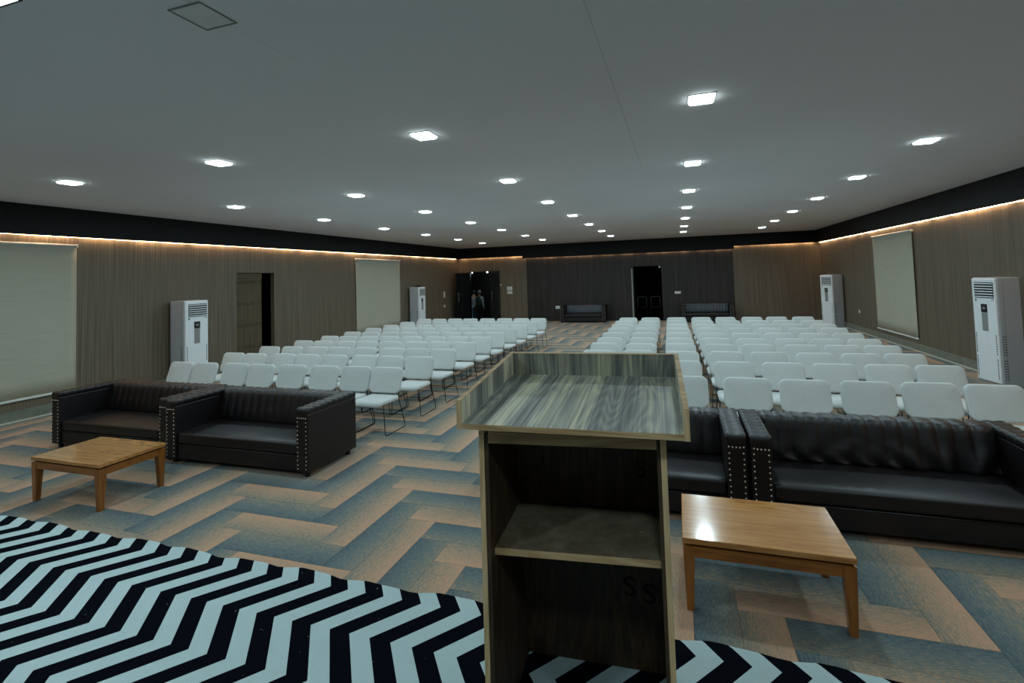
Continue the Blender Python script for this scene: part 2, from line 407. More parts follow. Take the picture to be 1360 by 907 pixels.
# glass entrance: frame, closed right leaf, left leaf swung in against the side wall
def glass_leaf(name, loc, rz, w_):
    o = struct(name, (lambda b: (box(b, 0, -0.022, 0.02, 0.055, 0.022, 2.27), box(b, w_-0.055, -0.022, 0.02, w_, 0.022, 2.27), box(b, 0.055, -0.022, 0.02, w_-0.055, 0.022, 0.12), box(b, 0.055, -0.022, 2.19, w_-0.055, 0.022, 2.27), b)[-1])(bmesh.new()), 'doorframe', loc=loc, rot=(0, 0, rz))
    build('pane', BX(0.055, -0.005, 0.12, w_-0.055, 0.005, 2.19), 'glass', o)
    for s_ in (-1, 1):
        bm = bmesh.new(); tube(bm, fillet([(w_-0.10, s_*0.022, 0.93), (w_-0.10, s_*0.07, 0.93), (w_-0.10, s_*0.07, 1.36), (w_-0.10, s_*0.022, 1.36)], 0.02), 0.013, 8)
        build('door_handle', bm, 'steel', o, smooth=True)
    return o
glass_leaf('door_3', (G[1]-0.01, YF+0.06, 0), PI, 0.50)
glass_leaf('door_4', (G[0]+0.03, YF-0.02, 0), math.radians(-110.5), 0.92)
bm = bmesh.new(); box(bm, G[0]-0.001, YF-0.02, 0, G[0]+0.03, YF+T, G[2]); box(bm, G[1]-0.03, YF-0.02, 0, G[1]+0.001, YF+T, G[2]); box(bm, G[0], YF-0.02, G[2]-0.03, G[1], YF+T, G[2]+0.001)
struct('trim_5', bm, 'doorframe')

# skirtings: band with a pale lower bead
def skirt(name, x0, y0, x1, y1, bx0, by0, bx1, by1):
    o = struct(name, BX(x0, y0, 0.015, x1, y1, 0.17, bev=0.004, seg=1), 'base')
    build('bead', BX(bx0, by0, 0.0, bx1, by1, 0.02), 'base_edge', o)
skirt('baseboard_left', XL, YB, XL+0.035, D1[0], XL, YB, XL+0.05, D1[0])
skirt('baseboard_left_far', XL, D1[1], XL+0.035, YF, XL, D1[1], XL+0.05, YF)
skirt('baseboard_right', XR-0.035, YB, XR, YF, XR-0.05, YB, XR, YF)

# dark fascia around the ceiling with the cove light behind it
FB = 2.925
TF = 0.03
def fascia(i, x0, y0, x1, y1, zb=FB): return struct('trim_%d' % i, BX(x0, y0, zb, x1, y1, ZC), 'fascia')
fascia(1, XL+0.13, YB, XL+0.13+TF, YF-0.13)
fascia(2, XR-0.13-TF, YB, XR-0.13, YF-0.13)
fascia(3, XL+0.13, YF-0.13-TF, -6.66, YF-0.13)
fascia(4, 2.16, YF-0.13-TF, XR-0.13, YF-0.13, FB+0.02)
fascia(6, -6.66, YF-0.13-TF-0.004, 2.16, YF-0.13, FB-0.10)
def led(label, x0, y0, z0, x1, y1, z1):
    tag(build('led_strip', BX(x0, y0, z0, x1, y1, z1), 'led'), label, 'light strip', 'warm cove light strips')
led('warm glowing strip along the top of the left wall behind the black fascia', XL, YB+0.2, FB+0.005, XL+0.06, YF-0.2, FB+0.017)
led('warm glowing strip along the top of the right wall behind the black fascia', XR-0.06, YB+0.2, FB+0.005, XR, YF-0.2, FB+0.017)
led('warm glowing strip above the glass entrance on the far wall', XL+0.2, YF-0.06, FB+0.01, -6.70, YF, FB+0.024)
led('warm glowing strip above the dark middle part of the far wall', -6.60, YF-0.08, FB-0.092, 2.10, YF-0.03, FB-0.082)
led('warm glowing strip above the right end of the far wall', 2.2, YF-0.06, FB+0.03, XR-0.2, YF, FB+0.042)

# ------------------------------------------------------------------ carpet planks (herringbone, laid one by one)
PX0, PY0 = -3.5, 5.15
Y0C = 2.0
mesh_cache = {}
def plank_bm(bm, x0, y0, x1, y1, horiz, ta, tb, full):
    """full = unclipped rect, for the UVs"""
    g_ = 0.0012; th = 0.006; uvl = bm.loops.layers.uv.verify()
    fx0, fy0, fx1, fy1 = full
    b = [bm.verts.new((x, y, -th)) for x, y in ((x0+g_, y0+g_), (x1-g_, y0+g_), (x1-g_, y1-g_), (x0+g_, y1-g_))]
    tt = [bm.verts.new((v.co.x, v.co.y, 0.0)) for v in b]
    F = [bm.faces.new(tt)]+[bm.faces.new((b[i], b[(i+1) % 4], tt[(i+1) % 4], tt[i])) for i in range(4)]
    for f_ in F:
        for lp in f_.loops:
            x, y = lp.vert.co.x, lp.vert.co.y
            if horiz: s_, v_ = (y-fy0)/(fy1-fy0), x
            else: s_, v_ = (x-fx0)/(fx1-fx0), y
            lp[uvl].uv = (ta+(tb-ta)*s_, v_)
planks = []
def npx(cx, cy, area):
    v = Vector((cx, cy, -2.0)); z = v.dot(fw)
    if z < 1.0: return 0
    x = v.dot(r2)/z*FPX+CX; y = -v.dot(u2)/z*FPX+CY
    if not (-40 < x < 1400 and y < 960): return 0
    return area*FPX*FPX*2.0/z**3
for j in range(-24, 24):
    for i in range(-80, 80):
        X = PX0+0.25*i+j; Y = PY0-0.25*i+j
        flip = (j % 5 == 4)
        for horiz in (True, False):
            r_ = (X, Y-0.25, X+1, Y) if horiz else (X, Y-1.25, X+0.25, Y-0.25)
            c_ = (max(r_[0], XL), max(r_[1], Y0C), min(r_[2], XR), min(r_[3], YF))
            if c_[2]-c_[0] < 0.02 or c_[3]-c_[1] < 0.02: continue
            ev = (i % 2 == 0)
            if horiz:
                if not flip: tb_, ta_ = (0.0, 0.5) if ev else (0.5, 1.0)     # top is blue
                else: ta_, tb_ = (0.0, 0.5) if ev else (0.5, 1.0)            # bottom is blue
            else: ta_, tb_ = (0.0, 0.5) if ev else (0.5, 1.0)
            cx_, cy_ = (c_[0]+c_[2])/2, (c_[1]+c_[3])/2
            planks.append((npx(cx_, cy_, (c_[2]-c_[0])*(c_[3]-c_[1])), r_, c_, horiz, ta_, tb_))
planks.sort(key=lambda p: -p[0])
for p in planks[:300]:
    _, r_, c_, hz, ta_, tb_ = p
    whole = all(abs(a_-b_) < 1e-6 for a_, b_ in zip(r_, c_))
    key = (hz, ta_, tb_)
    if whole and key in mesh_cache:
        o = bpy.data.objects.new('carpet_plank', mesh_cache[key]); COL.objects.link(o)
    else:
        bm = bmesh.new(); q = (c_[0]-r_[0], c_[1]-r_[1], c_[2]-r_[0], c_[3]-r_[1])
        plank_bm(bm, *q, hz, ta_, tb_, (0, 0, r_[2]-r_[0], r_[3]-r_[1]))
        o = build('carpet_plank', bm, 'carpet')
        if whole: mesh_cache[key] = o.data
    o.location = (r_[0], r_[1], 0); o.parent = floor
bm = bmesh.new()
for p in planks[300:]:
    _, r_, c_, hz, ta_, tb_ = p
    plank_bm(bm, *c_, hz, ta_, tb_, r_)
o = build('carpet_plank', bm, 'carpet', floor); o['kind'] = 'stuff'

# ------------------------------------------------------------------ stage and chevron rug
struct('stage', BX(XL+0.06, YB+0.01, 0.0, XR-0.06, 2.10, 0.494), 'stage')
bm = bmesh.new()
def edge_y(x): return 2.118+0.010*math.sin(x*15.7)+0.007*math.sin(x*6.1+1)+0.004*math.sin(x*31)
xs = [-9.85+0.05*i for i in range(int((5.10+9.85)/0.05)+1)]
rowsv = []
for x in xs:
    e_ = edge_y(x); col_ = []
    for y in (-2.6, -1.5, -0.5, 0.5, 1.2, 1.6, 1.85, 2.0): col_.append((x, y, 0.501))
    col_ += [(x, e_-0.02, 0.5015), (x, e_-0.005, 0.499), (x, e_+0.003, 0.492), (x, e_+0.006+0.004*math.sin(x*15.7), 0.44), (x, e_+0.004, 0.36)]
    rowsv.append([bm.verts.new(c_) for c_ in col_])
for A, B in zip(rowsv, rowsv[1:]):
    for k_ in range(len(A)-1): bm.faces.new((A[k_], B[k_], B[k_+1], A[k_+1]))
o = build('chevron_rug', bm, 'rug', smooth=True)
md = o.modifiers.new('thick', 'SOLIDIFY'); md.thickness = 0.005; md.offset = 1
tag(o, 'black and white chevron rug covering the stage in front of the camera', 'rug')

# ------------------------------------------------------------------ ceiling lights
def make_light(label, x, y, on=True):
    t_ = thing('ceiling_light', label, 'ceiling light', (x, y, ZC), 0, 'square ceiling lights')
    bm = bmesh.new(); s_ = 0.108
    for x0, y0, x1, y1 in ((-s_, -s_, s_, -s_+0.008), (-s_, s_-0.008, s_, s_), (-s_, -s_+0.008, -s_+0.008, s_-0.008), (s_-0.008, -s_+0.008, s_, s_-0.008)):
        box(bm, x0, y0, -0.006, x1, y1, 0.0)
    build('frame', bm, 'frame_white' if on else 'acgrey', t_)
    if on:
        bm = cushion(0.195, 0.195, 0.044, 0.02, n=3, cseg=3, edge=0.010); xf(bm, Matrix.Translation((0, 0, -0.003)))
        build('diffuser', bm, 'panel_on', t_, smooth=True)
        ld = bpy.data.lights.get('panel_lamp')
        if not ld:
            ld = bpy.data.lights.new('panel_lamp', 'AREA'); ld.shape = 'SQUARE'; ld.size = 0.18; ld.energy = LAMP_W; ld.color = LAMP_COL
        lo = bpy.data.objects.new('lamp', ld); COL.objects.link(lo); lo.parent = t_; lo.location = (0, 0, -0.027)
    else:
        build('diffuser', BX(-0.1, -0.1, -0.002, 0.1, 0.1, -0.0005), 'panel_off', t_)
    return t_
ORD = ['first', 'second', 'third', 'fourth', 'fifth', 'sixth', 'seventh', 'eighth', 'ninth', 'tenth']
LX = [-7.42, -4.91, -2.30, 0.247, 2.78]
LY = [4.15, 6.60, 8.84, 11.13, 13.36, 15.68, 17.90]
first = None
for r, y in enumerate(LY):
    for c, x in enumerate(LX):
        lab = 'lit square ceiling light, %s row out from the stage, %s from the left wall' % (ORD[r], ORD[c])
        if first is None: first = make_light(lab, x, y)
        else: dup(first, (x, y, ZC), 0, lab)
make_light('unlit square ceiling light with a thin dark rim, nearest to the camera at upper left', LX[2], 1.86, on=False)
for c, x in enumerate(LX):  # unseen: front pair added for illumination, back row inferred from the lectern's inner shadow
    for r, y in enumerate((1.86, -0.4)):
        if c == 2 and r == 0: continue
        if r == 0 and c in (1, 3): continue
        dup(first, (x, y, ZC), 0, 'unseen lit square ceiling light over the stage, %s from the left wall, %s stage row' % (ORD[c], ORD[r]))
t_ = thing('stage_light', 'large bright ceiling panel over the stage at the top left corner', 'ceiling light', (-3.25, 1.14, ZC))
build('frame', (lambda b: (box(b, -0.31, -0.31, -0.012, 0.31, -0.30, 0), box(b, -0.31, 0.30, -0.012, 0.31, 0.31, 0), box(b, -0.31, -0.30, -0.012, -0.30, 0.30, 0), box(b, 0.30, -0.30, -0.012, 0.31, 0.30, 0), b)[-1])(bmesh.new()), 'doorframe', t_)
build('diffuser', BX(-0.30, -0.30, -0.010, 0.30, 0.30, 0.0), 'panel_on', t_)
ld = bpy.data.lights.new('stage_lamp', 'AREA'); ld.shape = 'SQUARE'; ld.size = 0.56; ld.energy = STAGE_W; ld.color = LAMP_COL
lo = bpy.data.objects.new('lamp', ld); COL.objects.link(lo); lo.parent = t_; lo.location = (0, 0, -0.015)

# ------------------------------------------------------------------ audience chairs
def make_chair(label):
    # origin: floor under the middle of the seat front legs; the chair faces -y (towards the stage)
    t_ = thing('padded_chair', label, 'chair')
    W = 0.225
    bm = cushion(0.46, 0.48, 0.062, 0.07, n=3, cseg=3, dome=0.006)
    for v in bm.verts:
        y = v.co.y; v.co.z += 0.425 - (max(0, -y-0.08)**2)*1.5 - 0.02*abs(v.co.x/0.23)**3*0 + 0.012*(y/0.23)*-1
        v.co.y += 0.16
    build('seat', bm, 'fabric', t_, smooth=True)
    bm = cushion(0.49, 0.35, 0.048, 0.072, n=3, cseg=5, dome=0.008)
    for v in bm.verts: v.co.z += -0.10*v.co.x**2      # slight curve round the sitter
    R_ = Matrix.Rotation(math.radians(90-19), 4, 'X')
    xf(bm, Matrix.Translation((0, 0.395, 0.638)) @ R_)
    build('backrest', bm, 'fabric', t_, smooth=True)
    for s_ in (-1, 1):
        bm = bmesh.new()
        pts = [(s_*W*0.98, 0.00, 0.405), (s_*(W+0.018), -0.005, 0.006), (s_*(W+0.018), 0.475, 0.006), (s_*W, 0.335, 0.43), (s_*(W-0.005), 0.447, 0.745)]
        tube(bm, fillet(pts, 0.05, 4), 0.0055, 6)
        build('side_frame', bm, 'rod', t_, smooth=True)
    for y_, z_ in ((0.425, 0.17), (0.34, 0.405), (0.03, 0.398), (0.375, 0.49)):
        bm = bmesh.new(); tube(bm, [(-W, y_, z_), (W, y_, z_)], 0.005, 5); build('cross_bar', bm, 'rod', t_, smooth=True)
    return t_
chair0 = make_chair('x')
ROWY = {'left': [5.89, 6.80, 7.60, 8.44, 9.20, 9.99, 10.83, 11.58, 12.40, 13.36], 'right': [5.89, 6.88, 7.72, 8.52, 9.24, 10.02, 10.88, 11.66, 12.46, 13.36]}   # y of each row's backrest tops
L_front = [-7.70, -7.20, -6.57, -6.08, -5.53, -4.95, -4.41, -3.92]
L_back = [-7.44, -6.98, -6.50, -5.99, -5.42, -4.91, -4.36, -3.87]
R_front = [-1.24, -0.62, 0.03, 0.66, 1.24, 1.81, 2.36, 2.86]
R_back = [-1.34, -0.76, -0.09, 0.52, 1.11, 1.71, 2.29, 2.87]
used = False
for block, fr_, bk_ in (('left', L_front, L_back), ('right', R_front, R_back)):
    for r in range(10):
        k_ = r/9; row = [fr_[c]*(1-k_)+bk_[c]*k_ + random.uniform(-0.012, 0.012) for c in range(8)]
        if block == 'left':
            for c in range(6, -1, -1): row[c] = min(row[c], row[c+1]-0.512)
        else:
            for c in range(1, 8): row[c] = max(row[c], row[c-1]+0.512)
        for c in range(8):
            x = row[c]
            y = ROWY[block][r]-0.452+random.uniform(-0.025, 0.025)
            rz = math.radians(random.uniform(-0.9, 0.9))
            n_ = (8-c) if block == 'left' else c+1
            lab = 'white padded chair, %s block, %s row from the stage, %s from the aisle' % (block, ORD[r], ORD[n_-1])
            grp = 'white padded chairs in the %s block' % block
            if not used:
                chair0.location = (x, y, 0); chair0.rotation_euler = (0, 0, rz); chair0['label'] = lab; chair0['group'] = grp; used = True
            else: dup(chair0, (x, y, 0), rz, lab, grp)

# ------------------------------------------------------------------ leather sofas
def sweep(L, prof, axis, nst, disp, end_round=0.03):
    """closed profile [(a,b)] swept over length L along x ('x') or y ('y'); disp(u,i,a,b)->(da,db)"""
    bm = bmesh.new(); ca = sum(p[0] for p in prof)/len(prof); cb_ = sum(p[1] for p in prof)/len(prof)
    st = []
    for k_ in range(nst+1): st.append((L*k_/nst, 1.0))
    full = [(0.0, 0.93)]+[(end_round*0.35, 0.985)]+[s_ for s_ in st if end_round < s_[0] < L-end_round]+[(L-end_round*0.35, 0.985), (L, 0.93)]
    rings = []
    for u_, sc in full:
        ring = []
        for i_, (a_, b_) in enumerate(prof):
            da, db = disp(u_, i_, a_, b_); A_ = ca+(a_-ca)*sc+da; B_ = cb_+(b_-cb_)*sc+db
            ring.append(bm.verts.new((u_, A_, B_) if axis == 'x' else (A_, u_, B_)))
        rings.append(ring)
    n = len(prof)
    for A, B in zip(rings, rings[1:]):
        for i_ in range(n): bm.faces.new((A[i_], A[(i_+1) % n], B[(i_+1) % n], B[i_]))
    bm.faces.new(rings[0]); bm.faces.new(rings[-1][::-1])
    bmesh.ops.recalc_face_normals(bm, faces=bm.faces[:])
    return bm
def rrect(a0, b0, a1, b1, R, seg=3, sub=4):
    out = []
    cs = [((a1-R, b0+R), 270), ((a1-R, b1-R), 0), ((a0+R, b1-R), 90), ((a0+R, b0+R), 180)]
    for k_, ((ca, cb_), s0) in enumerate(cs):
        for i_ in range(seg+1):
            an = math.radians(s0+90*i_/seg); out.append((ca+R*math.cos(an), cb_+R*math.sin(an)))
        p = out[-1]; (na, nb), ns = cs[(k_+1) % 4]; an = math.radians(ns); q = (na+R*math.cos(an), nb+R*math.sin(an))
        for i_ in range(1, sub): out.append((p[0]+(q[0]-p[0])*i_/sub, p[1]+(q[1]-p[1])*i_/sub))
    return out
def make_sofa(label, W, wrinkle=0.0, group=None, D_=0.80, pitch=0.118, back='leather'):
    # origin: floor at the left end of the front; seat opens towards -y
    t_ = thing('leather_sofa', label, 'sofa', group=group)
    aw, H = 0.15, 0.705
    build('base', BX(aw-0.01, 0.022, 0.055, W-aw+0.01, D_-0.03, 0.215, bev=0.012, seg=2), 'leather', t_)
    # seat cushion with a piping line under it
    prof = rrect(0.012, 0.222, 0.60, 0.350, 0.028)
    Ls = W-2*aw
    sagx = lambda u_: math.sin(PI*u_/Ls)
    s_ = build('seat_cushion', sweep(Ls, prof, 'x', 26, lambda u_, i_, a_, b_: (0.0, (0.014*sagx(u_)*math.sin(PI*max(0, min(1, (a_-0.02)/0.55))) if b_ > 0.3 else 0))), 'leather', t_, smooth=True, loc=(aw, 0, 0))
    bm = bmesh.new(); tube(bm, [(aw, 0.014, 0.219), (W-aw, 0.014, 0.219)], 0.006, 6); build('piping', bm, 'leather', t_, smooth=True)
    # channelled backrest, leaning a little
    prof = rrect(0.0, 0.30, 0.17, 0.655, 0.045, seg=4, sub=5)
    def bd(u_, i_, a_, b_):
        ph = abs(math.sin(PI*u_/pitch))**0.45
        k_ = 1.0 if b_ > 0.36 else 0.3
        nx_ = -1.0 if a_ < 0.06 else (1.0 if a_ > 0.14 else 0.0)
        nz_ = 1.0 if b_ > 0.62 else 0.0
        if a_ < 0.09 and b_ > 0.60: nz_ = 0.8
        da = nx_*0.017*ph*k_; db = nz_*0.018*ph
        lean = (b_-0.30)*0.24
        if wrinkle and a_ < 0.06 and b_ < 0.56:
            t0 = (0.56-b_)/0.26; uu = u_/Ls
            da += -wrinkle*t0*(0.35+0.65*uu)*math.sin(60*b_+26*(u_-Ls*0.5)*(0.25+t0)+6*uu)*0.019
        return (da+lean, db)
    build('backrest', sweep(Ls, prof, 'x', int(Ls/pitch*8), bd), back, t_, smooth=True, loc=(aw, 0.525, 0.045))
    build('back_panel', BX(0.02, D_-0.05, 0.06, W-0.02, D_-0.005, 0.66, bev=0.015, seg=2), 'leather', t_)
    for k_ in (0, 1):
        x0 = 0 if k_ == 0 else W-aw
        a_ = build('arm', BX(x0, 0.0, 0.06, x0+aw, D_-0.02, H-0.055, bev=0.010, seg=2), 'leather', t_)
        prof = rrect(0.0, H-0.075, aw, H, 0.026, seg=3, sub=4)
        def ad(u_, i_, p_, q_):
            if q_ < H-0.06: return (0, 0)
            ph = abs(math.sin(PI*u_/0.092))**0.5; e_ = abs((p_-aw/2)/(aw/2))
            return ((0.007*ph*(1 if p_ > aw/2 else -1)) if e_ > 0.75 else 0, 0.016*ph*(0.4+0.6*e_))
        build('arm_pad', sweep(D_-0.02, prof, 'y', 70, ad), 'leather', a_, smooth=True, loc=(x0, -0.004, 0))
        bm = bmesh.new()
        def nail(x, z):
            r_ = bmesh.ops.create_uvsphere(bm, u_segments=7, v_segments=5, radius=0.0066)
            for v in r_['verts']: v.co = Vector((v.co.x+x, v.co.y*0.7-0.004, v.co.z+z))
        for x in (x0+0.022, x0+aw-0.022):
            for q_ in range(13): nail(x+random.uniform(-.002, .002), 0.095+q_*0.0432+random.uniform(-.004, .004))
        for x in (x0+0.048, x0+0.075, x0+0.102): nail(x, 0.095+12*0.0432)
        o = build('nailhead_trim', bm, 'nail', a_, smooth=True); o['kind'] = 'stuff'
    for x in (0.07, W-0.07):
        for y in (0.07, D_-0.09):
            bm = bmesh.new(); cyl(bm, (x, y, 0), (x, y, 0.062), 0.026, 14, 0.032); build('foot', bm, 'foot', t_, smooth=False)
    return t_
s1 = make_sofa('dark brown leather sofa at far left front, behind the left coffee table', 2.05, group='leather sofas facing the stage'); s1.location = (-7.775, 4.17, 0)
s2 = make_sofa('dark leather sofa with worn shiny seat, its right arm next to the aisle', 1.995, group='leather sofas facing the stage'); s2.location = (-5.695, 4.12, 0)
s3 = make_sofa('dark leather sofa partly hidden behind the lectern', 1.975, group='leather sofas facing the stage'); s3.location = (-1.525, 4.14, 0)
s4 = make_sofa('black leather sofa at right front with wrinkled backrest, behind the right coffee table', 1.98, wrinkle=1.4, group='leather sofas facing the stage'); s4.location = (0.478, 4.13, 0)
s5 = make_sofa('small black sofa against the dark far wall, left of the dark doorway', 1.92, pitch=0.11, back='leather_grey', group='black sofas along the far wall'); s5.location = (-4.84, 20.03, 0)
s6 = dup(s5, (0.07, 20.03, 0), 0, 'small black sofa against the dark far wall, right of the dark doorway')

# ------------------------------------------------------------------ coffee tables
def coffee_table(label, x0, y0, W, D_, H=0.425):
    t_ = thing('coffee_table', label, 'coffee table', (x0, y0, 0), 0, 'low oak coffee tables')
    build('table_top', BX(0, 0, H-0.034, W, D_, H, bev=0.003, seg=1), 'oak', t_)
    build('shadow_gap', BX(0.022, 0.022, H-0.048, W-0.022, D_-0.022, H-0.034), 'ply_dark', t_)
    zt, zb = H-0.048, H-0.110
    for a_ in ((0.06, 0.008, W-0.06, 0.028), (0.06, D_-0.028, W-0.06, D_-0.008)): build('apron', BX(a_[0], a_[1], zb, a_[2], a_[3], zt), 'oak_rail', t_)
    for a_ in ((0.008, 0.06, 0.028, D_-0.06), (W-0.028, 0.06, W-0.008, D_-0.06)): build('apron', BX(a_[0], a_[1], zb, a_[2], a_[3], zt), 'oak_rail', t_)
    for sx in (0, 1):
        for sy in (0, 1):
            def R_(sz, z, inset):
                x = inset if sx == 0 else W-inset-sz; y = inset if sy == 0 else D_-inset-sz
                return [(x, y, z), (x+sz, y, z), (x+sz, y+sz, z), (x, y+sz, z)]
            bm = bmesh.new(); prism(bm, (R_(0.040, 0, 0.012), R_(0.062, H-0.12, 0.004)), None); prism(bm, (R_(0.062, H-0.12, 0.004), R_(0.062, zt, 0.004)), None)
            build('leg', bm, 'oak_leg', t_)
    return t_
coffee_table('low oak coffee table at left, in front of the two left sofas', -6.02, 3.07, 0.95, 0.60)
coffee_table('glossy low oak coffee table to the right of the lectern', -0.045, 3.06, 0.90, 0.60)

# ------------------------------------------------------------------ lectern (in its own turned frame)
TH = math.radians(2.5)
t_ = thing('lectern', 'wooden lectern with grey walnut slanted top and open shelves, on the chevron rug', 'lectern', (0, 0, 0.507), TH)
Z0 = 0.0
def zz_(z): return z-0.507
uL, uR = -0.578, 0.0105
vf, vb = 1.500, 1.93
def side(u0, u1, m_, edge_in):
    bm = bmesh.new()
    prism(bm, ([(u0, vf+0.012, 0), (u1, vf+0.012, 0), (u1, vb, 0), (u0, vb, 0)], [(u0, vf+0.012, zz_(1.50)), (u1, vf+0.012, zz_(1.50)), (u1, vb-0.02, zz_(1.545)), (u0, vb-0.02, zz_(1.545))]), None)
    o = build('side_panel', bm, m_, t_)
    e_ = build('edge_batten', BX(u0, vf, 0, u1, vf+0.012, zz_(1.503)), 'ply_edge', o)
    return o
side(uL, uL+0.017, 'walnut_side', 1); side(uR-0.017, uR, 'walnut_side', 0)
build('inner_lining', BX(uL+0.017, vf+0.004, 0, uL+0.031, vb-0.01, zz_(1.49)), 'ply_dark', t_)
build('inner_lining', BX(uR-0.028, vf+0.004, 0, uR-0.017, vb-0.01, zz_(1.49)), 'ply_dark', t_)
bm = bmesh.new()
a0, a1 = uL+0.031, uR-0.028
prism(bm, ([(a0, vb-0.018, 0.004), (a1, vb-0.018, 0.004), (a1, vb-0.002, 0.004), (a0, vb-0.002, 0.004)], [(a0, 1.80, zz_(1.50)), (a1, 1.80, zz_(1.50)), (a1, 1.815, zz_(1.50)), (a0, 1.815, zz_(1.50))]), None)
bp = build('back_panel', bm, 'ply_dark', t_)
bm = bmesh.new()
prism(bm, ([(a0, 1.545, zz_(1.092)), (a1, 1.545, zz_(1.110)), (a1, 1.835, zz_(1.118)), (a0, 1.835, zz_(1.104))], [(a0, 1.545, zz_(1.112)), (a1, 1.545, zz_(1.130)), (a1, 1.832, zz_(1.138)), (a0, 1.832, zz_(1.124))]), None)
sh = build('shelf', bm, 'shelf', t_)
bm = bmesh.new(); prism(bm, ([(a0, 1.540, zz_(1.091)), (a1, 1.540, zz_(1.109)), (a1, 1.545, zz_(1.109)), (a0, 1.545, zz_(1.091))], [(a0, 1.540, zz_(1.111)), (a1, 1.540, zz_(1.129)), (a1, 1.545, zz_(1.129)), (a0, 1.545, zz_(1.111))]), None)
build('edge_batten', bm, 'ply_edge_h', sh)
bm = bmesh.new(); prism(bm, ([(a0, vf+0.003, zz_(1.464)), (a1, vf+0.003, zz_(1.474)), (a1, vf+0.022, zz_(1.474)), (a0, vf+0.022, zz_(1.464))], [(a0, vf+0.003, zz_(1.500)), (a1, vf+0.003, zz_(1.502)), (a1, vf+0.022, zz_(1.502)), (a0, vf+0.022, zz_(1.500))]), None)
build('cross_rail', bm, 'ply_edge_h', t_)
# black stencil marks on the back panel
for ch, x_, z_, sz in (('S', -0.165, 0.80, 0.11), ('S', -0.095, 0.78, 0.11), ('S', -0.165, 0.98, 0.09), ('S', -0.10, 1.26, 0.09)):
    cu = bpy.data.curves.new('stencil_mark', 'FONT'); cu.body = ch; cu.size = sz; cu.extrude = 0.0004; cu.materials.append(M['ink'])
    tmp = bpy.data.objects.new('tmp', cu); COL.objects.link(tmp); bpy.context.view_layer.update()
    me = bpy.data.meshes.new_from_object(tmp.evaluated_get(bpy.context.evaluated_depsgraph_get())); bpy.data.objects.remove(tmp)
    o = bpy.data.objects.new('stencil_mark', me); COL.objects.link(o); o.parent = bp
    sl = (1.80-1.912)/(zz_(1.50)-0.004); zz1 = zz_(z_)
    o.location = (x_, 1.912+sl*zz1-0.0015, zz1); o.rotation_euler = (math.radians(90)+math.atan(-sl), 0, 0)
# slanted tray with three rims
tu0, tu1, tv0, tv1 = -0.618, 0.075, 1.418, 2.013
sl = (1.587-1.549)/(tv1-tv0)
tz = lambda v: 1.549+sl*(v-tv0)
def slab(name, u0, v0, u1, v1, dz0a, dz1a, dz0b, dz1b, mat, par):
    bm = bmesh.new()
    prism(bm, ([(u0, v0, zz_(tz(v0))+dz0a), (u1, v0, zz_(tz(v0))+dz0a), (u1, v1, zz_(tz(v1))+dz0b), (u0, v1, zz_(tz(v1))+dz0b)],
               [(u0, v0, zz_(tz(v0))+dz1a), (u1, v0, zz_(tz(v0))+dz1a), (u1, v1, zz_(tz(v1))+dz1b), (u0, v1, zz_(tz(v1))+dz1b)]), None)
    return build(name, bm, mat, par)
tb = slab('desk_board', tu0+0.016, tv0+0.002, tu1-0.016, tv1-0.016, -0.016, 0, -0.016, 0, 'walnut_top', t_)
slab('edge_batten', tu0+0.016, tv0, tu1-0.016, tv0+0.002, -0.017, -0.0005, -0.017, -0.0005, 'ply_edge_h', tb)
for u0 in (tu0, tu1-0.016):
    o = slab('side_rim', u0, tv0+0.002, u0+0.016, tv1, -0.018, 0.070, -0.018, 0.088, 'walnut_side', t_)
    slab('edge_batten', u0, tv0, u0+0.016, tv0+0.002, -0.018, 0.070, -0.018, 0.070, 'ply_edge', o)
    slab('edge_batten', u0, tv0, u0+0.016, tv1, 0.070, 0.0715, 0.088, 0.0895, 'ply_edge_h', o)
o = slab('back_rim', tu0+0.016, tv1-0.016, tu1-0.016, tv1, -0.018, 0.088, -0.018, 0.0885, 'walnut_rim', t_)
slab('edge_batten', tu0+0.016, tv1-0.016, tu1-0.016, tv1, 0.088, 0.0895, 0.0885, 0.090, 'ply_edge_h', o)

